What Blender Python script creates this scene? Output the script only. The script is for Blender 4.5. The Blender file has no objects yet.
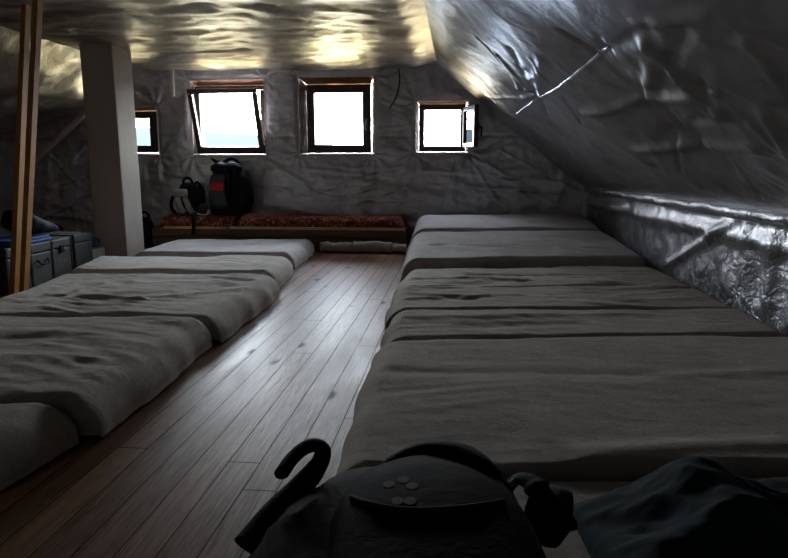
import bpy, bmesh, math, random
from mathutils import Vector, Matrix, noise
from mathutils.bvhtree import BVHTree
random.seed(7)
C = bpy.context.scene.collection
S = bpy.context.scene
PI = math.pi

# ------------------------------------------------------------------ camera
F = 640.0; CX = 394.0; CY = 279.0
EYE = Vector((0, 0, 0.9)); YAW = math.radians(5.6); PITCH = math.radians(10.1)
FWD = Vector((-math.sin(YAW)*math.cos(PITCH), math.cos(YAW)*math.cos(PITCH), -math.sin(PITCH)))
RGT = Vector((math.cos(YAW), math.sin(YAW), 0)); UPV = RGT.cross(FWD)
cd = bpy.data.cameras.new('camera'); cam = bpy.data.objects.new('camera', cd); C.objects.link(cam)
cam.location = EYE; cam.rotation_euler = (PI/2 - PITCH, 0, YAW)
cd.sensor_width = 36; cd.lens = F*36/788; cd.clip_start = 0.02; cd.clip_end = 3000
S.camera = cam

def ray(px, py): return FWD + RGT*((px-CX)/F) + UPV*((CY-py)/F)
def at(px, py, z=0.0):
    d = ray(px, py); return EYE + d*((z-EYE.z)/d.z)
def at_plane(px, py, p0, n):
    d = ray(px, py); return EYE + d*((p0-EYE).dot(n)/d.dot(n))
YB = 7.3                                   # the gable wall with the windows
def at_wall(px, py, off=0): return at_plane(px, py, Vector((0, YB+off, 0)), Vector((0, 1, 0)))
def at_y(px, py, y): return at_plane(px, py, Vector((0, y, 0)), Vector((0, 1, 0)))

# ------------------------------------------------------------------ helpers
def tag(o, label=None, cat=None, group=None, kind=None):
    if label: o['label'] = label
    if cat: o['category'] = cat
    if group: o['group'] = group
    if kind: o['kind'] = kind
    return o
def thing(name, label, cat, loc=(0, 0, 0), rz=0, group=None):
    o = bpy.data.objects.new(name, None); C.objects.link(o)
    o.empty_display_size = 0.1
    o.location = loc; o.rotation_euler = (0, 0, rz)
    return tag(o, label, cat, group)
def link(name, verts, faces, m, parent=None, smooth=True, world=False):
    """one mesh object; with world=True the coordinates are world ones and are taken into the parent's frame"""
    if world and parent is not None:
        inv = (Matrix.Translation(parent.location) @ parent.rotation_euler.to_matrix().to_4x4()).inverted()
        verts = [inv @ Vector(v) for v in verts]
    me = bpy.data.meshes.new(name); me.from_pydata([tuple(v) for v in verts], [], faces)
    bm = bmesh.new(); bm.from_mesh(me)
    bmesh.ops.recalc_face_normals(bm, faces=bm.faces)
    bm.to_mesh(me); bm.free()
    me.materials.append(m)
    if smooth:
        for p in me.polygons: p.use_smooth = True
    o = bpy.data.objects.new(name, me); C.objects.link(o)
    if parent is not None: o.parent = parent
    return o
class MB:
    def __init__(s): s.v = []; s.f = []
    def add(s, vs, fs):
        b = len(s.v); s.v += [Vector(v) for v in vs]; s.f += [[b+i for i in f] for f in fs]; return s
    def box(s, c, size, mat=None, bev=0.0):
        bm = bmesh.new(); bmesh.ops.create_cube(bm, size=1)
        for v in bm.verts: v.co = Vector((v.co.x*size[0], v.co.y*size[1], v.co.z*size[2]))
        if bev: bmesh.ops.bevel(bm, geom=bm.edges[:], offset=bev, segments=2, profile=.6, affect='EDGES')
        M = Matrix.Translation(Vector(c)) @ (mat.to_4x4() if mat else Matrix())
        bm.verts.index_update()
        s.add([M @ v.co for v in bm.verts], [[v.index for v in f.verts] for f in bm.faces]); bm.free(); return s
    def prism(s, pts, vec):
        n = len(pts); p = [Vector(q) for q in pts]; q = [a+Vector(vec) for a in p]
        s.add(p+q, [list(range(n))[::-1], list(range(n, 2*n))] + [[i, (i+1) % n, n+(i+1) % n, n+i] for i in range(n)]); return s
    def bar(s, a, b, w, h, up=(0, 0, 1), bev=0.0):
        a = Vector(a); b = Vector(b); d = (b-a); L = d.length; d.normalize()
        u = Vector(up); x = d.cross(u)
        if x.length < 1e-4: x = d.cross(Vector((0, 1, 0)))
        x.normalize(); z = x.cross(d)
        M = Matrix((x, d, z)).transposed()
        return s.box((a+b)/2, (w, L, h), M, bev)
    def tube(s, pts, r, n=8, closed=False, flat=1.0, nrm=None):
        """swept ellipse; flat scales the thickness along the local normal"""
        pts = [Vector(p) for p in pts]; N = len(pts); rs = r if isinstance(r, (list, tuple)) else [r]*N
        b = len(s.v); prev = Vector(nrm) if nrm is not None else Vector((0.13, 0.21, 1)).normalized()
        for i, p in enumerate(pts):
            t = (pts[(i+1) % N]-pts[i-1]) if closed else (pts[min(i+1, N-1)]-pts[max(i-1, 0)])
            t.normalize(); nn = prev - t*prev.dot(t)
            if nn.length < 1e-4: nn = t.orthogonal()
            nn.normalize(); bn = t.cross(nn)
            if nrm is None: prev = nn
            for k in range(n):
                a = 2*PI*k/n
                s.v.append(p + bn*(math.cos(a)*rs[i]) + nn*(math.sin(a)*rs[i]*flat))
        M = N if closed else N-1
        for i in range(M):
            for k in range(n):
                j = (i+1) % N
                s.f.append([b+i*n+k, b+i*n+(k+1) % n, b+j*n+(k+1) % n, b+j*n+k])
        if not closed:
            s.f.append([b+k for k in range(n)][::-1]); s.f.append([b+(N-1)*n+k for k in range(n)])
        return s
    def loft(s, secs, n=28, e=3.0, bump=0.0, seed=0):
        """stacked superellipse sections (z, cx, cy, hx, hy)"""
        b = len(s.v)
        for i, (z, cx, cy, hx, hy) in enumerate(secs):
            for k in range(n):
                a = 2*PI*k/n; ca, sa = math.cos(a), math.sin(a)
                x = math.copysign(abs(ca)**(2/e), ca)*hx; y = math.copysign(abs(sa)**(2/e), sa)*hy
                p = Vector((cx+x, cy+y, z))
                if bump:
                    q = noise.noise(p*9+Vector((seed, 0, 0)))*bump
                    d = Vector((x, y, 0)); d.normalize(); p += d*q + Vector((0, 0, q*.4))
                s.v.append(p)
        for i in range(len(secs)-1):
            for k in range(n):
                s.f.append([b+i*n+k, b+i*n+(k+1) % n, b+(i+1)*n+(k+1) % n, b+(i+1)*n+k])
        s.f.append([b+k for k in range(n)][::-1]); s.f.append([b+(len(secs)-1)*n+k for k in range(n)])
        return s
    def build(s, name, m, parent=None, smooth=False, world=False, auto=None):
        o = link(name, s.v, s.f, m, parent, smooth or auto is not None, world)
        if auto is not None: o.data.set_sharp_from_angle(angle=math.radians(auto))
        return o

def spline(ctrl, n=8):
    P = [Vector(c) for c in ctrl]; out = []
    for i in range(len(P)-1):
        p0 = P[max(i-1, 0)]; p1 = P[i]; p2 = P[i+1]; p3 = P[min(i+2, len(P)-1)]
        for k in range(n):
            t = k/n
            out.append(.5*((2*p1)+(-p0+p2)*t+(2*p0-5*p1+4*p2-p3)*t*t+(-p0+3*p1-3*p2+p3)*t**3))
    out.append(P[-1]); return out
def ridge(p): return 1-2*abs(noise.noise(p))
def sstep(a, b, x):
    t = min(1, max(0, (x-a)/(b-a))); return t*t*(3-2*t)

# ------------------------------------------------------------------ materials
def mat(name, col, rough=.6, metal=0.0, spec=.5):
    m = bpy.data.materials.new(name); m.use_nodes = True
    b = m.node_tree.nodes['Principled BSDF']
    b.inputs['Base Color'].default_value = (*col, 1); b.inputs['Roughness'].default_value = rough
    b.inputs['Metallic'].default_value = metal; b.inputs['Specular IOR Level'].default_value = spec
    return m
class NG:
    def __init__(s, m): s.m = m; s.t = m.node_tree; s.b = s.t.nodes['Principled BSDF']
    def n(s, typ, **kw):
        x = s.t.nodes.new(typ)
        for k, v in kw.items():
            if k in x.inputs.keys() if hasattr(x.inputs, 'keys') else False: x.inputs[k].default_value = v
            else: setattr(x, k, v)
        return x
    def l(s, a, b): s.t.links.new(a, b)
    def coord(s, scale=(1, 1, 1), rot=(0, 0, 0)):
        tc = s.n('ShaderNodeTexCoord'); mp = s.n('ShaderNodeMapping')
        mp.inputs['Scale'].default_value = scale; mp.inputs['Rotation'].default_value = rot
        s.l(tc.outputs['Object'], mp.inputs['Vector']); return mp.outputs['Vector']
    def noise(s, vec, scale=5, detail=4, rough=.5, dist=0):
        x = s.n('ShaderNodeTexNoise'); x.inputs['Scale'].default_value = scale; x.inputs['Detail'].default_value = detail
        x.inputs['Roughness'].default_value = rough; x.inputs['Distortion'].default_value = dist
        s.l(vec, x.inputs['Vector']); return x.outputs['Fac']
    def ramp(s, fac, stops, interp='LINEAR'):
        r = s.n('ShaderNodeValToRGB'); r.color_ramp.interpolation = interp
        e = r.color_ramp.elements
        while len(e) < len(stops): e.new(.5)
        for i, (p, c) in enumerate(stops):
            e[i].position = p; e[i].color = (*c, 1) if len(c) == 3 else c
        s.l(fac, r.inputs['Fac']); return r.outputs['Color']
    def math(s, op, a, b=None):
        x = s.n('ShaderNodeMath'); x.operation = op
        for i, v in enumerate((a, b)):
            if v is None: continue
            if isinstance(v, (int, float)): x.inputs[i].default_value = v
            else: s.l(v, x.inputs[i])
        return x.outputs[0]
    def mix(s, fac, a, b, typ='MIX'):
        x = s.n('ShaderNodeMix'); x.data_type = 'RGBA'; x.blend_type = typ
        for sock, v in ((x.inputs[0], fac), (x.inputs[6], a), (x.inputs[7], b)):
            if isinstance(v, (int, float)): sock.default_value = v
            elif isinstance(v, tuple): sock.default_value = (*v, 1)
            else: s.l(v, sock)
        return x.outputs[2]
    def bump(s, h, strength=.3, dist=.01, prev=None):
        x = s.n('ShaderNodeBump'); x.inputs['Strength'].default_value = strength; x.inputs['Distance'].default_value = dist
        s.l(h, x.inputs['Height'])
        if prev is not None: s.l(prev, x.inputs['Normal'])
        s.l(x.outputs['Normal'], s.b.inputs['Normal']); return x.outputs['Normal']
    def col(s, c): s.l(c, s.b.inputs['Base Color'])
    def rough(s, c): s.l(c, s.b.inputs['Roughness'])

def foil(name, col, rough, metal=.9, crinkle=.5, big=1.0, lo=.72):
    m = mat(name, col, rough, metal); g = NG(m); v = g.coord()
    n1 = g.noise(v, 7, 4, .5, .6); n2 = g.noise(g.coord((1, 1, 1), (.5, .3, .2)), 42, 5, .65, .8)
    w = g.n('ShaderNodeTexVoronoi'); w.feature = 'DISTANCE_TO_EDGE'; w.inputs['Scale'].default_value = 13
    g.l(v, w.inputs['Vector'])
    a = g.bump(n1, crinkle*big, .03); a = g.bump(g.math('MINIMUM', w.outputs['Distance'], .12), crinkle*.35, .03, a)
    g.bump(n2, crinkle*.8, .006, a)
    g.col(g.ramp(n1, [(.3, tuple(c*lo for c in col)), (.7, tuple(min(1, c*1.15) for c in col))]))
    g.rough(g.ramp(n2, [(.3, (rough*.8,)*3), (.7, (min(1, rough*1.25),)*3)]))
    return m
M = {}
M['foil_wall'] = foil('foil_wall', (.50, .49, .505), .36, .82, .8, .25, .9)
M['foil_ceil'] = foil('foil_ceiling', (.60, .58, .54), .37, .92, .4, .6)
M['foil_slope'] = foil('foil_slope', (.44, .44, .455), .41, .88, .2)
M['foil_knee'] = foil('foil_knee', (.60, .62, .66), .33, .92, .8)
M['foil_reveal'] = foil('foil_reveal', (.78, .74, .72), .3, .9, .4)
M['tape'] = foil('tape', (.80, .81, .84), .30, .95, .5)
M['ledge'] = foil('ledge', (.62, .64, .68), .40, .92, .9)

def wood(name, c1, c2, rough=.5, scale=(1, 1, .08), freq=30):
    m = mat(name, c1, rough); g = NG(m); v = g.coord(scale)
    n = g.noise(v, freq, 6, .6, 1.2); g.col(g.ramp(n, [(.3, c2), (.68, c1)])); g.bump(n, .25, .003); return m
M['frame'] = wood('window_wood', (.085, .045, .028), (.04, .022, .015), .4)
M['reveal_reflection'] = foil('foil_wood_reflection', (.72, .40, .30), .35, .8, .3)  # top reveal foil with the wood frame's reflection put into its colour
M['post'] = wood('post_wood', (.55, .27, .07), (.38, .17, .04), .6)
M['beam'] = wood('beam_wood', (.13, .062, .03), (.07, .034, .017), .55, (.08, 1, 1))
M['lath'] = wood('lath_wood', (.75, .47, .22), (.55, .32, .15), .55, (.08, 1, 1))
M['batten'] = wood('batten', (.62, .57, .50), (.5, .45, .4), .7)
M['slat'] = wood('slat_wood', (.40, .22, .09), (.25, .12, .05), .6, (.08, 1, 1))

# floor boards (run along Y, about 10 cm wide)
m = M['floor'] = mat('floor_boards', (.2, .12, .07), .35); g = NG(m)
tc = g.n('ShaderNodeTexCoord'); sp = g.n('ShaderNodeSeparateXYZ'); g.l(tc.outputs['Object'], sp.inputs[0])
BW = .098
xi = g.math('DIVIDE', sp.outputs['X'], BW); bi = g.math('FLOOR', xi); fr = g.math('FRACT', xi)
wn = g.n('ShaderNodeTexWhiteNoise'); wn.noise_dimensions = '1D'; g.l(bi, wn.inputs['W'])
off = g.math('MULTIPLY', wn.outputs['Value'], 37.0)
yy = g.math('ADD', sp.outputs['Y'], off)
cb = g.n('ShaderNodeCombineXYZ'); g.l(sp.outputs['X'], cb.inputs['X']); g.l(yy, cb.inputs['Y']); g.l(off, cb.inputs['Z'])
mp = g.n('ShaderNodeMapping'); mp.inputs['Scale'].default_value = (1, .055, 1); g.l(cb.outputs[0], mp.inputs['Vector'])
gr = g.noise(mp.outputs[0], 60, 6, .65, 1.6)
mp2 = g.n('ShaderNodeMapping'); mp2.inputs['Scale'].default_value = (1, .45, 1); g.l(cb.outputs[0], mp2.inputs['Vector'])
vo = g.n('ShaderNodeTexVoronoi'); vo.inputs['Scale'].default_value = 6.5; g.l(mp2.outputs[0], vo.inputs['Vector'])
sc_ = g.n('ShaderNodeSeparateColor'); g.l(vo.outputs['Color'], sc_.inputs[0])
kn = g.math('MULTIPLY', g.math('GREATER_THAN', sc_.outputs[0], .5), g.ramp(vo.outputs['Distance'], [(.09, (1, 1, 1)), (.2, (0, 0, 0))]))
wear = g.noise(g.coord((1, .35, 1)), 3.2, 6, .65, .6)
c0 = g.ramp(gr, [(.28, (.04, .017, .009)), (.46, (.165, .078, .038)), (.78, (.30, .155, .078))])
c1 = g.mix(wn.outputs['Value'], (.55, .52, .52), (1.3, 1.22, 1.15))
c2 = g.mix(1.0, c0, c1, 'MULTIPLY')
c3 = g.mix(g.ramp(wear, [(.42, (0, 0, 0)), (.75, (.55, .55, .55))]), c2, (.23, .15, .10))
c4 = g.mix(kn, c3, (.02, .011, .007))
# board end joints: a short dark line across each board every 2.6 m at its own offset
ye = g.math('FRACT', g.math('DIVIDE', yy, 2.6)); je = g.math('LESS_THAN', ye, .0016)
gap = g.math('MAXIMUM', g.math('LESS_THAN', fr, .016), g.math('MAXIMUM', g.math('GREATER_THAN', fr, .984), je))
g.col(g.mix(gap, c4, (.03, .018, .012)))
g.rough(g.ramp(g.math('ADD', g.math('MULTIPLY', wear, .6), g.math('MULTIPLY', gr, .4)), [(.3, (.27,)*3), (.65, (.47,)*3)]))
g.l(g.math('MULTIPLY', g.math('SUBTRACT', 1.0, g.math('MAXIMUM', gap, g.math('MULTIPLY', kn, .8))), g.math('ADD', .0, g.math('MULTIPLY', gr, .27))), g.b.inputs['Specular IOR Level'])
b1 = g.bump(g.math('SUBTRACT', 1.0, gap), .4, .002); b2 = g.bump(gr, .5, .003, b1); g.bump(wear, .12, .012, b2)
g.b.inputs['Specular IOR Level'].default_value = .34

def wool(name, col, dark=.8):
    m = mat(name, col, .95, 0, .15); g = NG(m); v = g.coord()
    n = g.noise(v, 6, 5, .6); n2 = g.noise(v, 220, 3, .7); n3 = g.noise(v, 55, 4, .75)
    base = g.ramp(n, [(.3, tuple(c*dark for c in col)), (.7, tuple(c*1.12 for c in col))])
    g.col(g.mix(g.ramp(n3, [(.35, (0, 0, 0)), (.75, (.6, .6, .6))]), base, tuple(c*.6 for c in col)))
    a = g.bump(n3, .55, .006); g.bump(n2, .5, .003, a)
    g.b.inputs['Sheen Weight'].default_value = .25; g.b.inputs['Sheen Roughness'].default_value = .5
    g.b.inputs['Sheen Tint'].default_value = (*col, 1)
    return m
M['wool'] = [wool('wool_grey', (.50, .45, .395)), wool('wool_taupe', (.48, .43, .37)), wool('wool_pale', (.56, .51, .46)),
             wool('wool_brownish', (.46, .41, .355)), wool('wool_cool', (.54, .50, .47))]
M['core'] = mat('mattress_foam', (.05, .048, .045), .9)
def cloth(name, col, rough=.8, spec=.3, sc=30, st=.4):
    m = mat(name, col, rough, 0, spec); g = NG(m); n = g.noise(g.coord(), sc, 5, .6, .5)
    g.col(g.ramp(n, [(.3, tuple(c*.65 for c in col)), (.7, tuple(c*1.2 for c in col))])); g.bump(n, st, .006); return m
M['black'] = cloth('black_nylon', (.009, .009, .011), .75, .12)
M['maroon'] = cloth('maroon_nylon', (.009, .006, .007), .85, .08)
M['dgrey'] = cloth('dark_grey_nylon', (.045, .045, .05), .5)
M['greycanvas'] = cloth('grey_canvas', (.035, .032, .029), .85, .1)
M['lgrey'] = cloth('light_grey_nylon', (.30, .29, .29), .55)
M['red'] = cloth('red_nylon', (.42, .015, .012), .55)
M['beige'] = cloth('beige_cotton', (.42, .37, .28), .85)
M['navy'] = cloth('navy_nylon', (.008, .010, .018), .75, .15, 12)
M['blue'] = cloth('blue_foam', (.03, .09, .32), .6)
M['teal'] = cloth('teal_cloth', (.030, .043, .048), .9, .1, 20)
M['white'] = cloth('white_card', (.55, .54, .52), .7)
M['pink'] = cloth('faded_pink_card', (.40, .30, .28), .7)
M['emblem'] = mat('emblem_print', (.10, .092, .085), .8, 0, .1)
M['webbing'] = cloth('webbing', (.009, .008, .009), .8, .12, 120)
M['steel'] = mat('steel', (.35, .35, .36), .35, .9)
M['cable'] = mat('cable_black', (.015, .015, .015), .5)
m = M['plaster'] = mat('plaster', (.30, .275, .245), .9, 0, .2); g = NG(m); n = g.noise(g.coord(), 70, 6, .7)
n2 = g.noise(g.coord((1, 1, .4)), 3, 5, .6)
g.col(g.mix(g.ramp(n, [(.4, (0, 0, 0)), (.8, (.5, .5, .5))]), g.ramp(n2, [(.3, (.42, .375, .32)), (.7, (.50, .46, .41))]), (.32, .28, .235))); g.bump(n, .35, .004)
m = M['trunk'] = mat('trunk_paint', (.06, .062, .057), .6, .1); g = NG(m); n = g.noise(g.coord((1, 1, 2.5)), 14, 8, .75, 1.0)
g.col(g.ramp(n, [(.35, (.026, .027, .024)), (.6, (.047, .048, .043)), (.74, (.15, .145, .13))])); g.bump(n, .2, .003)
m = M['carpet'] = mat('oriental_carpet', (.2, .03, .02), .95, 0, .1); g = NG(m)
vo = g.n('ShaderNodeTexVoronoi'); vo.inputs['Scale'].default_value = 19; v = g.coord(); g.l(v, vo.inputs['Vector'])
n = g.noise(v, 26, 4, .7, 1.4); n3 = g.noise(v, 5, 2, .5)
ca = g.ramp(n, [(.36, (.05, .01, .014)), (.45, (.19, .022, .02)), (.53, (.22, .05, .03)), (.585, (.70, .48, .28)), (.64, (.10, .03, .035))])
cbm = g.ramp(vo.outputs['Distance'], [(.16, (.72, .5, .27)), (.26, (.17, .02, .02)), (.5, (.21, .028, .024)), (.62, (.05, .025, .04))], 'LINEAR')
g.col(g.mix(g.ramp(n3, [(.4, (.2, .2, .2)), (.6, (.85, .85, .85))]), cbm, ca)); g.bump(g.noise(v, 160, 3), .5, .004)
def glass():
    m = bpy.data.materials.new('window_glass'); m.use_nodes = True; t = m.node_tree; t.nodes.clear()
    o = t.nodes.new('ShaderNodeOutputMaterial'); mx = t.nodes.new('ShaderNodeMixShader'); fr = t.nodes.new('ShaderNodeFresnel')
    a = t.nodes.new('ShaderNodeBsdfTransparent'); b = t.nodes.new('ShaderNodeBsdfGlossy')
    b.inputs['Roughness'].default_value = .01; a.inputs['Color'].default_value = (.93, .95, .95, 1)
    t.links.new(fr.outputs[0], mx.inputs[0]); t.links.new(a.outputs[0], mx.inputs[1]); t.links.new(b.outputs[0], mx.inputs[2]); t.links.new(mx.outputs[0], o.inputs[0])
    return m
M['glass'] = glass()

# ------------------------------------------------------------------ room shell
def struct(o): o['kind'] = 'structure'; return o
ZC = 2.02
cr = at_wall(437, 64); kt = at_wall(586, 188)
ZC = cr.z; XCR = cr.x; ZK = kt.z
def XK(y): return kt.x + (YB-y)*0.047          # the low wall is not quite parallel to the boards
XL = -3.62                                      # left edge of the flat ceiling
Y0 = -2.0
LP = [(XL, ZC), (-4.12, 1.60), (-4.6, 1.48), (-5.9, 1.12)]

fl = MB(); fl.box(((-5.9+2.1)/2, (Y0+YB+.3)/2, -.05), (8.4, YB+.3-Y0, .1)); struct(fl.build('floor', M['floor']))

def sheet(name, P, nu, nv, h, m, toward, parent=None):
    """P(a,b) on [0,1]^2, displaced by h(point) towards the room"""
    vs = []; fs = []
    for j in range(nv+1):
        for i in range(nu+1):
            p = Vector(P(i/nu, j/nv)); vs.append(p + Vector(toward)*h(p))
    for j in range(nv):
        for i in range(nu):
            a = j*(nu+1)+i; fs.append([a, a+1, a+nu+2, a+nu+1])
    return link(name, vs, fs, m, parent)

# flat ceiling: foil hanging in soft billows between rafters
def h_ceil(p):
    bl = abs(math.sin((p.y-.35)*PI/.82))**.7
    w = ridge(Vector((p.x*2.2, p.y*5.0, 1.3)))*.5 + ridge(Vector((p.x*5+3, p.y*9, 4.3)))*.25
    e = sstep(0, .25, p.x-XL)*sstep(0, .2, XCR-p.x)*sstep(0, .12, YB-p.y)
    return e*(.022*bl + .022*w + .014*ridge(Vector((p.x*1.5+p.y*2.5, p.y*4-p.x*1.6, 2))) + .03*noise.noise(p*.9) + .003*ridge(Vector((p.x*5-p.y*4, p.y*9+p.x*3, 6))))
struct(sheet('ceiling', lambda a, b: (XL+(XCR-XL)*a, Y0+(YB-Y0)*b, ZC), 110, 240, h_ceil, M['foil_ceil'], (0, 0, -1)))

# right slope, from the ceiling crease down to the low wall
NS = Vector((XCR-kt.x, 0, 0)); nsl = Vector((-(ZC-ZK), 0, -(kt.x-XCR))).normalized()
PS0 = Vector((XCR, YB, ZC))
def on_slope(px, py):
    p = at_plane(px, py, PS0, nsl)
    for _ in range(6):
        k = XK(p.y); p = at_plane(px, py, Vector((XCR, 0, ZC)), Vector((-(ZC-ZK), 0, -(k-XCR))))
    return p
def seg(p, a, b):
    d = b-a; t = max(0, min(1, (p-a).dot(d)/d.dot(d))); return (p-(a+d*t)).length
anch = [on_slope(*q) for q in ((593, 62), (643, 103), (535, 98), (478, 92), (700, 148), (560, 132))]
fold = [(on_slope(a, b), on_slope(c, d), w, k) for a, b, c, d, w, k in (
    (560, 34, 593, 62, .02, -.022), (593, 62, 643, 103, .022, -.03), (643, 103, 705, 152, .03, -.026),
    (593, 62, 655, 14, .025, -.006), (478, 92, 535, 98, .02, .012),
    (470, 60, 515, 108, .03, -.008), (500, 52, 535, 98, .03, .010), (515, 45, 538, 98, .03, -.008), (545, 55, 540, 98, .03, .008), (450, 40, 500, 100, .02, .010), (480, 34, 530, 92, .02, .008),
    (643, 103, 700, 90, .03, .016), (643, 103, 590, 108, .03, .014), (643, 103, 660, 60, .03, .016), (643, 103, 668, 135, .03, -.02),
    (590, 120, 650, 155, .03, .014), (660, 35, 730, 105, .035, .018), (700, 148, 640, 145, .03, .012), (700, 148, 765, 140, .04, .014),
    (535, 98, 560, 132, .02, -.012), (560, 132, 600, 168, .02, .014), (520, 120, 590, 178, .016, -.014), (430, 42, 470, 84, .02, .012), (500, 100, 560, 150, .02, .014))]
_rs = random.Random(5)
for _ in range(60):
    a_ = on_slope(_rs.uniform(480, 790), _rs.uniform(10, 185)); t_ = _rs.choice((.4, 1.1, 2.3, 2.8))+_rs.uniform(-.3, .3); l_ = _rs.uniform(.15, .45)
    dY = Vector((0, 1, 0)); dS = nsl.cross(dY).normalized()
    fold.append((a_, a_+(dY*math.cos(t_)+dS*math.sin(t_))*l_, _rs.uniform(.012, .025), _rs.choice((-1, 1))*_rs.uniform(.003, .008)))
def h_slope(p):
    d = min((p-a).length for a in anch)
    h = .065*(1-math.exp(-(d/.30)**1.4))-.04
    for a, b, w, k in fold:
        q = seg(p, a, b)
        if q < 6*w: h += k*(.5 if p.y > 5.2 else 1.5)*math.exp(-(q/(w*1.15))**2)
    h += .030*noise.noise(Vector((p.x*1.3, p.y*1.1, 7))) + .010*ridge(Vector((p.x*2.2+p.y*.6, p.y*1.2, 2))) + .0035*ridge(Vector((p.x*7-p.y*2, p.y*4, 5)))
    e = sstep(0, .18, p.x-XCR)*sstep(0, .2, (XK(p.y)-p.x))*sstep(-.01, .1, YB-p.y)
    return max(-.05, e*h)
struct(sheet('ceiling_right', lambda a, b: (XCR+(XK(Y0+(YB-Y0)*b)-XCR)*a, Y0+(YB-Y0)*b, ZC+(ZK-ZC)*a), 190, 560, h_slope, M['foil_slope'], nsl))
# low wall on the right
def h_knee(p):
    h = .012*ridge(Vector((p.y*3.5, p.z*2.2+p.y*1.3, 3))) + .02*noise.noise(Vector((p.y*1.4, p.z*1.8, 9))) + .006*ridge(Vector((p.y*12, p.z*5, 1)))
    h += .012*math.sin(p.y*26)*sstep(4.2, 3.4, p.y)*sstep(0, .3, p.z)
    q = abs((p.z-.2)-(4.75-p.y)*.42); h += .028*math.exp(-(q/.035)**2)*sstep(3.5, 3.9, p.y)*sstep(5.0, 4.6, p.y)
    h += .03*math.exp(-((p.z-.50-.02*noise.noise(Vector((p.y*2, 0, 0))))/.05)**2)
    return (h-.03)*sstep(0, .08, ZK-p.z)
struct(sheet('wall_right', lambda a, b: (XK(Y0+(YB-Y0)*b), Y0+(YB-Y0)*b, ZK*a), 40, 420, h_knee, M['foil_knee'], (-1, 0, 0)))
# left slope: sags more and more, down to the floor edge far left
def h_left(p): return .03*ridge(Vector((p.x*2.5, p.y*2.5, 4)))*sstep(0, .15, XL-p.x)*sstep(0, .1, YB-p.y) + .008*ridge(Vector((p.x*9-p.y*3, p.y*5, 2)))
def PL(a, b):
    s = a*3; i = min(2, int(s)); t = s-i
    return (LP[i][0]+(LP[i+1][0]-LP[i][0])*t, Y0+(YB-Y0)*b, LP[i][1]+(LP[i+1][1]-LP[i][1])*t)
struct(sheet('ceiling_left', PL, 60, 200, h_left, M['foil_ceil'], (.4, 0, -.92)))
w = MB(); w.box((-5.95, (Y0+YB)/2, .58), (.1, YB-Y0, 1.16)); struct(w.build('wall_left', M['foil_wall']))
w = MB(); w.box((-1.9, Y0-.05, 1.05), (8.2, .1, 2.1)); struct(w.build('wall_front', M['foil_wall']))

ro = MB(); ro.box((-1.9, (Y0+YB)/2+.1, ZC+.17), (8.6, YB-Y0+.5, .1)); ro.box((2.35, (Y0+YB)/2+.1, 1.05), (.1, YB-Y0+.5, 2.3)); ro.box((-6.1, (Y0+YB)/2+.1, 1.05), (.1, YB-Y0+.5, 2.3)); struct(ro.build('sky_block_shell', M['plaster']))  # unseen shell, added to stop sky light leaking between the ceiling sheets
# gable wall with four openings
WIN = {}
for k, (x0, y0, x1, y1) in {1: (105, 107.5, 158, 155), 2: (192, 80, 265, 155), 3: (299.5, 77, 374, 154), 4: (416, 101, 468.5, 152.5)}.items():
    a = at_wall(x0, y1); b = at_wall(x1, y0); c = at_wall(x0, y0); d = at_wall(x1, y1)
    WIN[k] = ((a.x+c.x)/2, (b.x+d.x)/2, (a.z+d.z)/2, (b.z+c.z)/2)
def lines(lo, hi, step, fixed):
    f = sorted([lo, hi]+[q for q in fixed if lo < q < hi]); out = []
    for a, b in zip(f[:-1], f[1:]):
        n = max(1, math.ceil((b-a)/step)); out += [a+(b-a)*i/n for i in range(n)]
    return out+[hi]
xs = lines(-5.9, kt.x+.1, .018, [q for wv in WIN.values() for q in wv[:2]]); zs = lines(0, ZC+.06, .018, [q for wv in WIN.values() for q in wv[2:]])
def inside(x, z): return any(a < x < b and c < z < d for a, b, c, d in WIN.values())
def wdist(x, z): return min(max(a-x, x-b, c-z, z-d) for a, b, c, d in WIN.values())
def h_wall(x, z):
    p = Vector((x, z, 0)); wrp = noise.noise(p*1.5)*.6
    h = .014*ridge(Vector((x*2.6+wrp, z*1.1, 3))) + .010*ridge(Vector((x*1.3+z*2.0, z*2.8+wrp, 8))) + .005*ridge(Vector((x*9+wrp*2, z*5, 1))) + .004*ridge(Vector((x*6, z*13+wrp, 6)))
    if z < 1.0: h += .016*ridge(Vector((x*1.0, z*5.5+wrp+x*.7, 12)))*sstep(1.0, .8, z)
    h += .012*math.exp(-((z-1.17-.008*math.sin(x*3))/.006)**2)*0 - .010*math.exp(-((z-1.22)/.012)**2)
    for a, b, c, d in WIN.values():                       # pulls at the corners of the openings
        for cx, cz in ((a, d), (b, d), (b, c), (a, c)):
            r = math.hypot(x-cx, z-cz)
            if r < .4: h += .012*math.exp(-r/.15)*math.cos(9*math.atan2(z-cz, x-cx)+cx*5)
    return h*1.15*sstep(0, .06, wdist(x, z))
from bisect import bisect_left
HF = {}
rnd = random.Random(21)
wf = []
for px0, py0, px1, py1 in ((318, 192, 402, 166), (330, 203, 412, 172), (300, 168, 396, 178), (352, 205, 408, 186), (268, 128, 292, 148), (268, 140, 296, 122), (270, 150, 300, 158), (380, 100, 410, 112),
                           (376, 130, 412, 126), (474, 158, 560, 204), (474, 152, 530, 196), (470, 160, 500, 205), (455, 158, 440, 205), (420, 158, 398, 205), (500, 150, 575, 190), (150, 170, 190, 178), (196, 165, 262, 172),
                           (205, 175, 290, 190), (265, 160, 330, 196), (420, 170, 520, 178), (430, 185, 560, 192), (300, 196, 420, 202), (45, 150, 80, 185), (50, 190, 90, 140), (40, 200, 92, 175), (50, 215, 95, 195)):
    wf.append((at_wall(px0, py0), at_wall(px1, py1), .012, .012))
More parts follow.
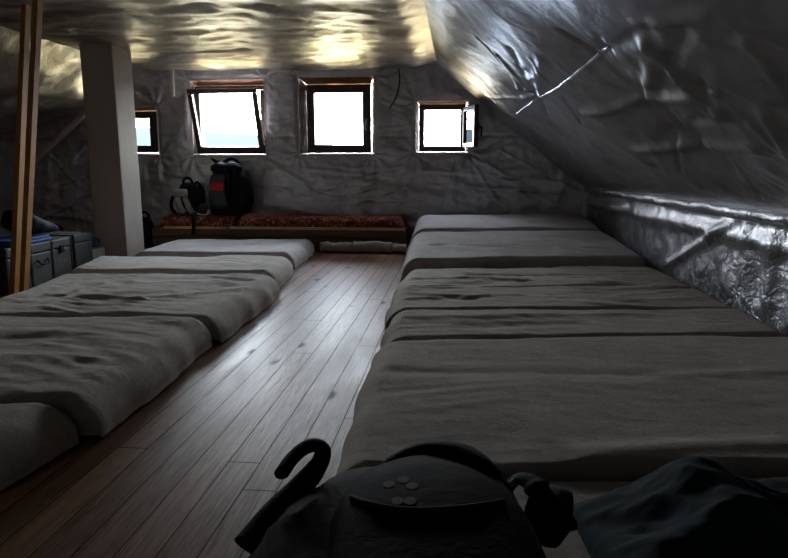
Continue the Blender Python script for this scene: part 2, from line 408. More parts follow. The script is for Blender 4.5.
for _ in range(150):
    x_, z_ = rnd.uniform(-5.2, 1.4), rnd.uniform(.15, 2.0); a_ = rnd.choice((.5, -.6, 1.3, .15, 2.2))+rnd.uniform(-.3, .3); l_ = rnd.uniform(.1, .35)
    wf.append((Vector((x_, YB, z_)), Vector((x_+math.cos(a_)*l_, YB, z_+math.sin(a_)*l_)), rnd.uniform(.008, .016), rnd.choice((-1, 1))*rnd.uniform(.002, .006)))
for A_, B_, w_, k_ in wf:
    for i in range(bisect_left(xs, min(A_.x, B_.x)-.06), bisect_left(xs, max(A_.x, B_.x)+.06)):
        for j in range(bisect_left(zs, min(A_.z, B_.z)-.06), bisect_left(zs, max(A_.z, B_.z)+.06)):
            q_ = seg(Vector((xs[i], YB, zs[j])), A_, B_)
            HF[i, j] = HF.get((i, j), 0)+k_*(math.exp(-(q_/w_)**2))
vs = []; idx = {}; fs = []
for j, z in enumerate(zs):
    for i, x in enumerate(xs):
        idx[i, j] = len(vs); vs.append((x, YB-max(-.03, h_wall(x, z)+HF.get((i, j), 0)*sstep(0, .05, wdist(x, z))), z))
for j in range(len(zs)-1):
    for i in range(len(xs)-1):
        if not inside((xs[i]+xs[i+1])/2, (zs[j]+zs[j+1])/2): fs.append([idx[i, j], idx[i+1, j], idx[i+1, j+1], idx[i, j+1]])
struct(link('wall_back', vs, fs, M['foil_wall']))
# outer skin of the gable (the masonry behind the foil), with the same openings
TH = .26
ob = MB(); X = sorted([-6.0, kt.x+.6]+[q for wv in WIN.values() for q in wv[:2]]); Zz = sorted([-.1, ZC+.3]+[q for wv in WIN.values() for q in wv[2:]])
for i in range(len(X)-1):
    for j in range(len(Zz)-1):
        if not inside((X[i]+X[i+1])/2, (Zz[j]+Zz[j+1])/2):
            ob.box(((X[i]+X[i+1])/2, YB+.04+(TH-.04)/2, (Zz[j]+Zz[j+1])/2), (X[i+1]-X[i], TH-.04, Zz[j+1]-Zz[j]))
struct(ob.build('wall_outer', M['plaster']))

# windows
def ring(mb, x0, x1, z0, z1, w, y0, y1, wb=None):
    wb = wb or w; d = y1-y0; y = (y0+y1)/2
    mb.box(((x0+x1)/2, y, z1-w/2), (x1-x0, d, w), bev=.004); mb.box(((x0+x1)/2, y, z0+wb/2), (x1-x0, d, wb), bev=.004)
    mb.box((x0+w/2, y, (z0+z1)/2), (w, d, z1-z0-w-wb+.002), bev=.004); mb.box((x1-w/2, y, (z0+z1)/2), (w, d, z1-z0-w-wb+.002), bev=.004)
def window(k, fw, fy, sash=None, sw=.055, swb=None, hinge=None, ang=0, handle=None, frame_b=None, inset=.02, il=.05, ir=.04, it=.07, ib=.012):
    x0, x1, z0, z1 = WIN[k]; root = bpy.data.objects.new('window_%d' % k, None); C.objects.link(root); root.location = ((x0+x1)/2, YB, z0)
    struct(root)
    X0, X1, Z0_, Z1 = x0+il, x1-ir, z0+ib, z1-it          # the frame sits in a smaller opening than the one in the foil
    corn = [((x0, z0), (X0, Z0_)), ((x1, z0), (X1, Z0_)), ((x1, z1), (X1, Z1)), ((x0, z1), (X0, Z1))]
    for q_ in range(4):
        (a0, a1_), (c0_, c1_) = corn[q_], corn[(q_+1) % 4]; rv = MB(); n = 16
        for i in range(n+1):
            t_ = i/n
            for j in range(6):
                f_ = min(1, j/3); yv = YB-.005+(fy+.075)*f_ if j <= 3 else YB+fy+.07+(TH-fy-.08)*(j-3)/2
                A = Vector((a0[0]+(a1_[0]-a0[0])*f_, yv, a0[1]+(a1_[1]-a0[1])*f_)); B = Vector((c0_[0]+(c1_[0]-c0_[0])*f_, yv, c0_[1]+(c1_[1]-c0_[1])*f_))
                p_ = A.lerp(B, t_); nn_ = Vector(((x0+x1)/2-(A.x+B.x)/2, 0, (z0+z1)/2-(A.z+B.z)/2)).normalized()
                rv.v.append(p_-nn_*.004*abs(noise.noise(p_*18))*(0 < j < 5))
        for i in range(n):
            for j in range(5): rv.f.append([i*6+j, i*6+j+1, (i+1)*6+j+1, (i+1)*6+j])
        rv.build('reveal', M['foil_reveal'] if q_ != 2 else M['reveal_reflection'], root, True, True)
    fr = MB(); ring(fr, X0, X1, Z0_, Z1, fw, YB+fy, YB+fy+.07, frame_b); fr.build('window_frame', M['frame'], root, False, True)
    # inner edge strip of bright foil round the opening
    es = MB(); ring(es, x0-.008, x1+.008, z0-.008, z1+.008, .009, YB-.012, YB-.002); es.build('foil_edging', M['foil_reveal'], root, False, True)
    i0, i1, k0, k1 = X0+fw-inset, X1-fw+inset, Z0_+(frame_b or fw)-inset, Z1-fw+inset
    W = i1-i0; H = k1-k0
    s = MB(); ring(s, 0, W, 0, H, sw, -.05, 0, swb)
    p = MB(); p.box((W/2, -.022, H/2+((swb or sw)-sw)/2), (W-2*sw+.02, .006, H-sw-(swb or sw)+.02))
    hd = MB()
    if handle:
        hx, hz, dx, dz = handle; hx *= W; hz *= H
        hd.box((hx, -.056, hz), (.028, .012, .075), bev=.004); hd.tube([(hx, -.055, hz), (hx, -.09, hz)], .008)
        hd.tube(spline([(hx, -.088, hz), (hx+dx*.3, -.094, hz+dz*.3), (hx+dx, -.09, hz+dz)], 4), .009)
    if hinge == 'bottom': Mx = Matrix.Translation((i0, YB+fy+.012, k0)) @ Matrix.Rotation(ang, 4, 'X')
    elif hinge == 'right': Mx = Matrix.Translation((i1, YB+fy+.0, k0)) @ Matrix.Rotation(ang, 4, 'Z') @ Matrix.Translation((-W, 0, 0))
    else: Mx = Matrix.Translation((i0, YB+fy+.03, k0))
    for b in (s, p, hd): b.v = [Mx @ v for v in b.v]
    so = s.build('sash', M['frame'], root, False, True)
    def sub(b, name, mt):
        o = link(name, [v-root.location for v in b.v], b.f, mt, None, name == 'handle'); o.parent = so; return o
    sub(p, 'pane', M['glass'])
    if handle: sub(hd, 'handle', M['steel'] if k != 4 else M['cable'])
    # daylight sampling through the opening
    ld = bpy.data.lights.new('daylight_portal', 'AREA'); ld.shape = 'RECTANGLE'; ld.size = x1-x0; ld.size_y = z1-z0; ld.cycles.is_portal = True
    lo = bpy.data.objects.new('daylight_portal', ld); C.objects.link(lo); lo.location = ((x0+x1)/2, YB+TH+.02, (z0+z1)/2); lo.rotation_euler = (-PI/2, 0, 0)
window(1, .045, .06, handle=(.12, .5, .08, 0), sw=.055, it=.04, ib=.03)
window(2, .045, .02, hinge='bottom', ang=math.radians(19), sw=.05, swb=.07, frame_b=.06, inset=.035, il=.045, ir=.012, it=.06)
window(3, .05, .05, handle=(.975, .45, 0, -.1), sw=.06, inset=.02, il=.075, ir=.045, it=.075)
window(4, .06, .05, hinge='right', ang=math.radians(106), sw=.045, handle=(.06, .48, .0, -.1), inset=.02, il=.03, ir=.03, it=.03)

# trims: batten under the ceiling along the gable, tape on the seams
t = MB(); t.bar(at_wall(128, 69, -.03), at_wall(405, 63.5, -.03), .03, .045); struct(t.build('trim_1', M['batten']))
def tape(name, pts, wdt, lift=.012, mt='tape'):
    P = [on_slope(*q) for q in pts]; n = 40; vs = []; fs = []
    tot = []
    for i in range(len(P)-1):
        for k in range(n): tot.append(P[i].lerp(P[i+1], k/n))
    tot.append(P[-1]); d = (P[-1]-P[0]).normalized(); sd = d.cross(nsl).normalized()
    for p in tot:
        wv = wdt*(.8+.35*noise.noise(p*7))
        for s_ in (-1, -.35, .35, 1):
            q = p+sd*s_*wv; vs.append(q+nsl*(h_slope(q)+lift*(1 if abs(s_) < .5 else .35)))
    for i in range(len(tot)-1):
        for k in range(3): fs.append([i*4+k, i*4+k+1, i*4+k+5, i*4+k+4])
    o = struct(link(name, vs, fs, M[mt])); return o
tape('trim_2', [(519, 111), (593, 62)], .011, .006)
tape('trim_3', [(594, 61), (604, 53)], .015, .006)
# shiny folded ledge along the top of the low wall
vs = []; fs = []; n = 600
for i in range(n+1):
    y = Y0+(YB-.03-Y0)*i/n; w_ = .012*noise.noise(Vector((y*4, 0, 3)))
    for dx, dz in ((.0, .03), (-.05, .012+w_), (-.062, -.012+w_), (-.045, -.03+w_), (-.006, -.05)):
        vs.append((XK(y)+dx+.022*noise.noise(Vector((y*5, dx*30, 1)))+.012*ridge(Vector((y*11, dx*30, 4))), y, ZK+dz))
for i in range(n):
    for k in range(4): fs.append([i*5+k, i*5+k+1, i*5+k+6, i*5+k+5])
struct(link('trim_4', vs, fs, M['ledge']))
# diagonal brace against the gable, left of the pillar
b = MB(); b.bar(at_wall(29, 166, -.12), at_wall(94, 106, -.12), .035, .075, (0, 1, 0)); tag(b.build('timber_brace', M['batten']), 'pale diagonal timber brace on the foil wall left of the pillar', 'timber')
b = MB(); b.bar(at_wall(172.5, 70, -.03), at_wall(173.5, 96, -.03), .03, .05, (0, 1, 0)); tag(b.build('short_batten', M['batten']), 'short vertical wooden batten under the ceiling left of the tilted window', 'batten')
c = MB(); c.tube(spline([at_wall(398.5, 67, -.03), at_wall(399.5, 82, -.05), at_wall(396, 97, -.05), at_wall(389, 109, -.03)], 8), .007); tag(c.build('hanging_cable', M['cable'], None, True), 'black cable hanging on the wall between the closed window and the small open window', 'cable')

# pillar
pb = at(127, 253.5, 0.10); PX, PYf = pb.x, pb.y
p = MB(); p.box((PX-.15, PYf+.17, ZC/2-.02), (.30, .34, ZC-.042), bev=.012); struct(p.build('pillar', M['plaster']))

# ------------------------------------------------------------------ mattresses
def mattress(label, quad, z, zb=None, wi=0, seed=0, wr=1.0, hem=.018, group='blanket covered mattresses', lines=()):
    """quad: pixel corners far-left, far-right, near-right, near-left of the top surface; z height of the near edge, zb of the far edge"""
    zb = zb or z
    q = [at(*quad[0], zb), at(*quad[1], zb), at(*quad[2], z), at(*quad[3], z)]
    for p in q: p.x = min(p.x, XK(p.y)-.045)
    cen = sum(q, Vector())/4; cen.z = 0
    root = thing('mattress', label, 'mattress', cen, 0, group)
    hu = ((q[1]-q[0]).length+(q[2]-q[3]).length)/4; hv = ((q[3]-q[0]).length+(q[2]-q[1]).length)/4
    def bil(u, v):
        a = (u+1)/2; b = (v+1)/2                       # v=-1 far, +1 near
        return (q[0]*(1-a)+q[1]*a)*(1-b)+(q[3]*(1-a)+q[2]*a)*b
    NU, NV = int(80+hu*70), int(60+hv*70); vs = []; fs = []
    sd = Vector((seed*3.7, seed*1.3, seed*.9))
    for j in range(NV+1):
        for i in range(NU+1):
            u = -1+2*i/NU; v = -1+2*j/NV; r = max(abs(u), abs(v))
            # metric rings: keep the border band of the same real width on both axes
            bu = 1-.21/hu*.8; bv = 1-.13/hv*.8
            eu = (abs(u)-bu)/(1-bu); ev = (abs(v)-bv)/(1-bv); w = max(eu, ev, 0)
            uu = max(-1, min(1, u/bu)); vv = max(-1, min(1, v/bv))
            m_ = max(eu, 0)/(max(eu, 0)+max(ev, 0)+1e-6)
            k = .10; su, sv = uu*math.sqrt(1-k*vv*vv*min(1, hv/hu)*.3), vv*math.sqrt(1-k*uu*uu*.35)
            zt = bil(uu, vv).z
            def prof(wq, rad, fl):
                L = rad*PI/2; tot = L+max(.02, zt-rad-hem); q_ = max(0, wq)*tot
                if q_ < L: return math.sin(q_/rad)*rad, (1-math.cos(q_/rad))*rad
                return rad+(q_-L)*fl, rad+(q_-L)
            RU, RV = min(.125, zt*.8), .030
            ou, du = prof(eu, RU if u < 0 or 'right' not in group else .06, .35 if u < 0 or 'right' not in group else .03); ov, dv = prof(ev, RV, .04); dz = max(du, dv)
            fu = 1-((RU if u < 0 or 'right' not in group else .06)-ou)/hu; fv = 1-(RV-ov)/hv
            p = bil(su*fu, sv*fv); P = Vector((p.x, p.y, 0))+sd
            top = 1-sstep(.0, .5, w)
            al = noise.noise(P*1.3)
            msk = sstep(-.15, .45, noise.noise(P*1.7+Vector((5, 0, 0)))+.15)
            h = .010*noise.noise(P*2.6) + .006*wr*ridge(Vector((P.x*1.5+al, P.y*6+al*2, seed)))*msk \
                + .0045*wr*ridge(Vector((P.x*2.6-P.y*2, P.y*10+al*3, seed+4)))*(.35+.65*msk) + .0022*wr*ridge(Vector((P.x*8+al, P.y*18, seed))) + .0012*noise.noise(P*38)
            for (ua, va, ub, vb, wd, am) in lines:
                A = bil(ua, va); B = bil(ub, vb); A.z = B.z = 0; qd = seg(Vector((p.x, p.y, 0)), A, B)+.02*al
                h += am*math.exp(-(qd/wd)**2)
            zz = zt-dz+h*top*sstep(0, .02, 1)
            if w > 0:
                d = Vector((su, sv, 0)); cdir = Vector((p.x-cen.x, p.y-cen.y, 0)); ev_ = Vector((0, 0, 0))
                if eu >= ev: ev_ = (bil(math.copysign(1, u), vv)-bil(0, vv)); 
                else: ev_ = (bil(uu, math.copysign(1, v))-bil(uu, 0))
                ev_.z = 0; ev_.normalize()
                fo = noise.noise(Vector((P.x*5, P.y*5, seed+2)))*.6+ridge(Vector((P.x*2.3, P.y*2.3, seed+8)))*.4
                amp = .005+(.030 if u < 0 or 'right' not in group else .012)*m_*m_; p = p+ev_*(fo*amp*sstep(.1, .9, w)-.005*sstep(.8, 1, w))
                zz += (.004+.030*m_*m_)*fo*w*(1-w)*2 + .006*noise.noise(P*8)*w
                if w >= .99: zz = max(.004, zz)
            vs.append(Vector((p.x, p.y, max(.004, zz)))-cen)
    for j in range(NV):
        for i in range(NU):
            a = j*(NU+1)+i; fs.append([a, a+1, a+NU+2, a+NU+1])
    link('blanket', vs, fs, M['wool'][wi], root)
    # the foam block inside
    s = .93; cu = [bil(-1+.09/hu, -1+.09/hv), bil(1-.09/hu, -1+.09/hv), bil(1-.09/hu, 1-.09/hv), bil(-1+.09/hu, 1-.09/hv)]
    core = MB(); pts = [Vector((c_.x, c_.y, 0.0))-cen for c_ in cu]; tops = [Vector((c_.x, c_.y, c_.z-.07))-cen for c_ in cu]
    core.add(pts+tops, [[3, 2, 1, 0], [4, 5, 6, 7]]+[[i, (i+1) % 4, 4+(i+1) % 4, 4+i] for i in range(4)]); core.build('foam_block', M['core'], root)
    return root
RL = 'blanket covered mattresses of the right row'; LL = 'blanket covered mattresses of the left row'
mattress('mattress under a dark grey blanket with a black backpack lying on it', [(322, 479), (905, 475), (1150, 900), (60, 900)], .118, wi=3, seed=1, group=RL, wr=.8)
mattress('widest mattress of the right row, smooth grey blanket, just beyond the black backpack', [(374, 339), (800, 334), (905, 463.5), (327, 468)], .14, wi=0, seed=2, wr=.55, group=RL, lines=((-.9, -.25, .2, -.15, .05, -.007), (.3, -.1, .9, -.2, .05, .007), (-.1, .9, .6, .8, .04, .010)))
mattress('narrow mattress with grey blanket and sharp front fold behind the widest right mattress', [(387, 310.3), (748, 308.3), (790, 333.2), (379, 338)], .14, wi=1, seed=3, group=RL, lines=((-.9, -.3, .4, -.5, .04, .009), (-.6, .3, .0, .2, .04, -.008)))
mattress('narrow right row mattress whose blanket has a dent near its aisle end', [(392, 287.8), (702, 285.8), (740, 307.6), (385, 309.7)], .14, wi=3, seed=4, group=RL, wr=1.3, lines=((-.62, .0, -.5, .1, .05, -.022), (-.95, .1, -.2, -.1, .03, .010)))
mattress('crumpled right row mattress directly in front of the thick raised mattress', [(404, 269), (664, 268), (700, 285.4), (394, 287.4)], .14, wi=1, seed=5, wr=1.8, group=RL, lines=((-.9, .2, -.1, .4, .03, .014), (-.5, -.3, .5, .0, .03, -.012)))
mattress('thick raised mattress with a dark front edge on the right row', [(411, 232), (604, 230.5), (658, 256), (402, 258.5)], .205, .305, wi=4, seed=6, wr=.7, hem=.03, group=RL, lines=((-.78, .1, -.68, .05, .03, -.012),))
mattress('last mattress of the right row, pale blanket against the foil gable wall', [(416, 215), (584, 213.5), (602, 227), (411, 229.5)], .325, .38, wi=4, seed=7, wr=.8, hem=.03, group=RL)
mattress('nearest mattress of the left row, rumpled grey blanket with a hanging corner', [(-330, 405), (76, 403), (-215, 560), (-900, 560)], .14, wi=3, seed=11, wr=1.0, group=LL)
mattress('second mattress of the left row from the camera, coarse grey blanket bulging over the edge', [(-55, 315), (212, 317.5), (97, 398.5), (-322, 400.5)], .15, wi=1, seed=12, wr=1.2, group=LL, lines=((-.2, .1, .5, .3, .05, .008), (.3, -.3, .9, .4, .05, -.008), (-.9, -.2, .1, -.4, .05, .006)))
mattress('third left row mattress, heavily wrinkled blanket in front of the metal chest', [(52, 275), (281, 275), (220, 317), (-50, 314)], .145, wi=2, seed=13, wr=1.9, group=LL, lines=((-.6, .2, .2, .4, .035, .012), (.4, .2, .9, -.2, .05, .014)))
mattress('left row mattress in front of the pillar base, grey blanket with sharp edge', [(90, 256.5), (293, 256), (276, 271), (64, 269)], .145, wi=2, seed=14, wr=1.0, group=LL)
mattress('farthest mattress of the left row, pale blanket right of the pillar base', [(170, 239.5), (315, 238.5), (295, 253), (131, 251.5)], .145, wi=4, seed=15, wr=.9, group=LL)

# ------------------------------------------------------------------ sleeping platform at the gable
pa = at(160, 246, .0); PF = 6.66
XA = at_y(152, 238, PF).x; XB = at_y(411, 238, PF).x-.06
pl = thing('sleeping_platform', 'low timber sleeping platform along the foil wall, under the red carpets', 'platform', ((XA+XB)/2, (PF+YB)/2, 0))
b = MB(); b.box(((XA+XB)/2, PF+.04, .085), (XB-XA, .07, .09), bev=.006); b.build('lower_beam', M['beam'], pl, False, True)
b = MB(); b.box(((XA+XB)/2, PF+.05, .178), (XB-XA, .08, .085), bev=.006); b.build('upper_beam', M['beam'], pl, False, True)
b = MB(); b.box(((XA+XB)/2, (PF+YB)/2, .230), (XB-XA, YB-PF-.18, .02)); b.build('board_top', M['beam'], pl, False, True)
for i in range(5):
    x = XA+.05+(XB-XA-.1)*i/4; b = MB(); b.box((x, PF+.28, .02), (.08, .4, .04)); b.build('foot', M['beam'], pl, False, True)
def pad(name, x0, x1, y0, y1, z0, z1, m, seed, label, cat, group=None, droop=.02):
    NU, NV = 110, 34; cen = Vector(((x0+x1)/2, (y0+y1)/2, z0)); vs = []; fs = []
    prof = []
    for j in range(NV+1):
        a = PI*j/NV; ca, sa = math.cos(a), math.sin(a)
        prof.append((-math.copysign(abs(ca)**.55, ca), abs(sa)**.6))
    for i in range(NU+1):
        u = -1+2*i/NU; taper = (1-max(0, abs(u)-.94)/.06*.999)**.5 if abs(u) > .94 else 1
        x = cen.x+u*(x1-x0)/2
        for (yy, zz) in prof:
            y = cen.y+yy*(y1-y0)/2*(.9+.1*taper); P = Vector((x, y, seed))
            z = z0+(z1-z0)*zz*taper*(1+.09*noise.noise(P*2.2)+.05*ridge(Vector((x*4, y*3, seed))))
            if zz > .3: y += .014*noise.noise(P*5)
            vs.append(Vector((x, y, z))-cen)
    n = NV+1
    for i in range(NU):
        for j in range(NV): fs.append([i*n+j, i*n+j+1, (i+1)*n+j+1, (i+1)*n+j])
        fs.append([i*n+NV, i*n, (i+1)*n, (i+1)*n+NV])
    fs.append(list(range(n))); fs.append([NU*n+k for k in range(n)])
    o = link(name, vs, fs, m); o.location = cen; tag(o, label, cat, group); return o
XM = at_y(232, 225, PF).x
pad('carpet', XA+.06, XM-.01, PF+.065, YB-.10, .242, .345, M['carpet'], 3, 'folded red patterned carpet under the two backpacks', 'carpet', 'red carpets')
pad('carpet', XM+.01, XB-.02, PF+.06, YB-.10, .242, .352, M['carpet'], 9, 'long red patterned carpet under the closed middle window', 'carpet', 'red carpets')
b = MB(); b.bar((at_y(229, 230, PF).x, PF+.030, .2345), (at_y(410, 231, PF).x-.06, PF+.026, .2345), .03, .027); o = b.build('wooden_lath', M['lath']); tag(o, 'long pale wooden lath along the platform edge below the longer carpet', 'lath', 'laths on the platform edge')
b = MB(); b.bar((at_y(163, 233, PF).x, PF+.028, .2325), (at_y(227, 234, PF).x, PF+.03, .2325), .028, .023); o = b.build('wooden_lath', M['lath']); tag(o, 'short wooden lath along the platform edge below the backpacks', 'lath', 'laths on the platform edge')

def roll(x0, x1, yc, r, m, seed, label, group):
    N = 70; pts = []; rs = []
    for i in range(N+1):
        t = i/N; x = x0+(x1-x0)*t; pts.append((x, yc+.012*math.sin(t*4+seed), r*.80)); rs.append(r*(.98+.20*noise.noise(Vector((x*6, seed, 0)))+.10*ridge(Vector((x*9, seed, 3)))))
    rs[0] *= .85; rs[-1] *= .85
    mb = MB(); mb.tube(pts, rs, 28, flat=.82, nrm=(0, 0, 1))
    for v in mb.v:
        v.z = max(.003, v.z+.014*noise.noise(v*12)+.008*ridge(v*16)); v.y += .016*noise.noise(v*8+Vector((3, 0, 0)))
    a = sum((Vector(p_) for p_ in pts), Vector())/len(pts); a.z = 0
    o = link('folded_blanket', [v-a for v in mb.v], mb.f, m); o.location = a; tag(o, label, 'blanket', group)
RYr = PF-.10
xr = [at(q, 248, .05).x for q in (319, 352, 353, 392, 393, 406)]
roll(xr[0], xr[1], RYr, .062, M['wool'][2], 1, 'folded blanket on the floor beside the farthest left mattress', 'folded blankets at the platform foot')
roll(xr[2], xr[3], RYr-.012, .066, M['wool'][0], 5, 'middle folded blanket on the floor at the platform foot', 'folded blankets at the platform foot')
roll(xr[4], xr[5], RYr, .058, M['wool'][2], 8, 'short folded blanket at the platform foot touching the thick right mattress', 'folded blankets at the platform foot')

# ------------------------------------------------------------------ backpacks on the carpet
def dome(z, w, h):  # helper profile
    return z
ZT = .368
# large backpack, leaning on the wall
P0 = at_y(231, 214, 7.0); s = 7.0/640
big = thing('backpack', 'large black hiking backpack with a red patch leaning on the foil wall', 'backpack', (P0.x-.01, 6.98, ZT))
b = MB(); b.loft([(.0, .02, .02, .20, .11), (.03, .02, .02, .225, .13), (.15, .025, .02, .235, .135), (.30, .02, .03, .215, .13), (.40, .01, .04, .195, .12), (.47, .0, .05, .17, .11), (.50, -.005, .06, .13, .09)], 32, 3.2, .022, 2)
b.build('main_bag', M['black'], big, True)
b = MB(); b.loft([(.46, -.015, .03, .16, .12), (.475, -.02, .025, .175, .135), (.52, -.02, .03, .17, .13), (.555, -.01, .04, .13, .10), (.565, -.01, .05, .06, .05)], 28, 2.8, .02, 5); b.build('top_lid', M['black'], big, True)
b = MB(); b.loft([(.06, -.06, -.105, .095, .035), (.1, -.065, -.12, .105, .045), (.24, -.065, -.12, .10, .045), (.29, -.06, -.105, .085, .03)], 24, 3.4, .012, 7); b.build('front_pocket', M['dgrey'], big, True)
b = MB(); b.loft([(.255, -.075, -.155, .07, .012), (.27, -.075, -.158, .082, .014), (.325, -.07, -.148, .078, .014), (.36, -.06, -.13, .055, .012)], 22, 2.6, .01, 3); b.build('red_patch', M['red'], big, True)['label'] = 'red patch'
b = MB(); b.loft([(.33, -.055, -.118, .10, .02), (.36, -.055, -.12, .11, .022), (.42, -.05, -.1, .1, .02), (.44, -.05, -.085, .08, .015)], 22, 3, .01, 4); b.build('upper_pocket', M['dgrey'], big, True)
b = MB(); b.tube(spline([(.11, -.09, .50), (.12, -.125, .42), (.115, -.14, .30), (.11, -.135, .15), (.12, -.11, .05)], 6), .018, 8, flat=.35, nrm=(0, -1, 0)); b.build('strap', M['webbing'], big, True)
b = MB(); b.tube(spline([(.02, -.11, .52), (.03, -.138, .44), (.03, -.16, .32), (.03, -.155, .17), (.02, -.12, .06)], 6), .014, 8, flat=.35, nrm=(0, -1, 0)); b.build('strap', M['webbing'], big, True)
b = MB(); b.tube(spline([(-.10, .02, .52), (-.15, .0, .575), (-.175, .0, .60), (-.14, -.01, .585), (-.07, .0, .555), (-.02, .0, .575), (.05, .0, .60), (.11, .02, .57), (.15, .04, .50)], 6), .018, 8, flat=.6); b.build('grab_handle', M['webbing'], big, True)
b = MB(); b.tube(spline([(-.18, -.04, .42), (-.215, -.08, .36), (-.225, -.09, .28), (-.205, -.08, .18)], 6), .02, 8, flat=.4, nrm=(-.5, -1, 0)); b.build('side_strap', M['lgrey'], big, True)
# smaller backpack
P1 = at_y(188, 216, 6.9)
sm = thing('backpack', 'smaller black backpack with light grey pads, left of the large one', 'backpack', (P1.x, 6.93, ZT-.005), math.radians(12))
b = MB(); b.loft([(0, .03, .04, .12, .09), (.03, .03, .04, .145, .11), (.16, .035, .04, .15, .115), (.26, .03, .05, .135, .11), (.32, .03, .06, .11, .09), (.345, .03, .07, .06, .05)], 28, 2.8, .02, 9); b.build('main_bag', M['black'], sm, True)
b = MB(); b.loft([(.19, -.075, -.055, .07, .03), (.2, -.075, -.062, .085, .045), (.255, -.075, -.062, .085, .045), (.275, -.07, -.05, .065, .03)], 24, 2.6, .008, 3); b.build('back_pad', M['lgrey'], sm, True)['label'] = 'light grey lumbar pad'
b = MB(); b.tube(spline([(-.10, -.06, .185), (-.085, -.105, .13), (-.065, -.115, .07), (-.03, -.105, .015)], 6), .034, 10, flat=.4, nrm=(0, -1, 0)); b.build('shoulder_strap', M['lgrey'], sm, True)['label'] = 'light grey shoulder strap'
b = MB(); b.tube(spline([(-.03, -.06, .185), (.005, -.105, .13), (.025, -.11, .07), (.06, -.1, .015)], 6), .03, 10, flat=.4, nrm=(0, -1, 0)); b.build('shoulder_strap', M['lgrey'], sm, True)['label'] = 'light grey shoulder strap'
b = MB(); b.tube(spline([(-.15, -.03, .2), (-.17, -.06, .13), (-.165, -.07, .06), (-.13, -.06, .01)], 6), .022, 8, flat=.5, nrm=(-.3, -1, 0)); b.build('hip_belt', M['webbing'], sm, True)
b = MB(); b.tube(spline([(-.035, .02, .30), (-.04, .0, .36), (-.01, .0, .395), (.035, .0, .385), (.06, .01, .33)], 6), .016, 8, flat=.7); b.build('grab_handle', M['webbing'], sm, True)
b = MB(); b.tube(spline([(.07, .0, .31), (.10, -.02, .35), (.13, .0, .33), (.14, .03, .26)], 6), .014, 8, flat=.6); b.build('top_strap', M['webbing'], sm, True)
b = MB(); b.tube(spline([(.115, -.07, .06), (.12, -.17, .035), (.115, -.28, .025), (.11, -.335, -.03), (.11, -.35, -.13), (.1, -.35, -.20)], 6), .02, 8, flat=.3, nrm=(0, -1, .4)); b.build('trailing_strap', M['webbing'], sm, True)
# cap between them
P2 = at_y(208, 211, 6.86)
cap = thing('cloth_cap', 'small beige cloth cap between the two backpacks', 'cap', (P2.x, 6.73, ZT+.005), .3)
b = MB(); b.loft([(0, 0, 0, .055, .05), (.02, 0, 0, .062, .055), (.07, .005, .005, .058, .05), (.11, .01, .01, .035, .03), (.118, .01, .01, .012, .01)], 20, 2.2, .012, 4); b.build('crown', M['greycanvas'], cap, True)
b = MB(); b.tube(spline([(-.05, -.035, .015), (-.03, -.075, .004), (.02, -.085, .004), (.05, -.05, .015), (.055, -.03, .05)], 6), .018, 8, flat=.35, nrm=(0, 0, 1)); b.build('brim', M['beige'], cap, True)
# dark sack on the floor left of the platform
P3 = at(156, 243, 0.0)
sk = thing('stuff_sack', 'black soft sack slumped on the floor at the left end of the platform', 'bag', (XA-.16, PF+.12, 0), .2)
b = MB(); b.loft([(0.002, 0, 0, .11, .13), (.03, 0, 0, .13, .16), (.14, 0, 0, .13, .16), (.24, .02, 0, .10, .13), (.31, .03, .01, .06, .08), (.33, .03, .01, .03, .04)], 26, 2.4, .04, 6); b.build('sack_body', M['black'], sk, True)
b = MB(); b.tube(spline([(.03, -.02, .32), (.0, -.05, .37), (.05, -.06, .39), (.08, -.02, .35), (.05, 0, .32)], 6), .012, 8); b.build('drawcord', M['webbing'], sk, True)

# ------------------------------------------------------------------ trunks and things on them
TZ = .33
a1 = at(31, 243.5, TZ); a2 = at(71, 236, TZ)
dirv = (a2-a1); dirv.z = 0; LEN = .80; dn = dirv.normalized(); ang = math.atan2(dn.y, dn.x)-PI/2
cen = a2-dn*LEN/2+Vector((-dn.y, dn.x, 0))*.21
tr = thing('storage_chest', 'dark grey scratched metal chest behind the wrinkled left mattress', 'chest', (cen.x, cen.y, 0), ang)
b = MB(); b.box((0, 0, .125), (.42, LEN, .25), bev=.012); b.build('body', M['trunk'], tr, False)
b = MB(); b.box((0, 0, .290), (.428, LEN+.008, .076), bev=.014); b.build('lid', M['trunk'], tr, False)
for y in (-.39, -.13, .13, .39):
    b = MB(); b.box((.211, y, .13), (.006, .022, .235)); b.box((.214, y, .288), (.006, .022, .07)); b.build('edge_band', M['black'], tr)
for y in (-.25, .25):
    b = MB(); b.box((.22, y, .245), (.012, .05, .06), bev=.004); b.build('latch', M['black'], tr)
b = MB(); b.tube(spline([(.215, -.06, .20), (.235, -.05, .17), (.24, 0, .165), (.235, .05, .17), (.215, .06, .20)], 4), .007); b.build('handle', M['black'], tr, True)
# second box beyond the trunk, a little further into the room
b2 = at(72, 235.5, TZ); b3 = at(73.5, 235.3, TZ)
w2 = (b3-b2).length+.25
c2 = Vector((b3.x-.17, max(b3.y, a2.y+.03)+.13, 0))
bx = thing('metal_box', 'smaller dark grey metal box end showing between the chest and the pillar', 'box', c2, 0)
b = MB(); b.box((0, 0, .13), (.34, .26, .26), bev=.01); b.build('body', M['trunk'], bx)
b = MB(); b.box((0, 0, .298), (.348, .268, .07), bev=.012); b.build('lid', M['trunk'], bx)
for x in (-.15, .15):
    b = MB(); b.box((x, -.133, .14), (.018, .006, .24)); b.build('edge_band', M['black'], bx)
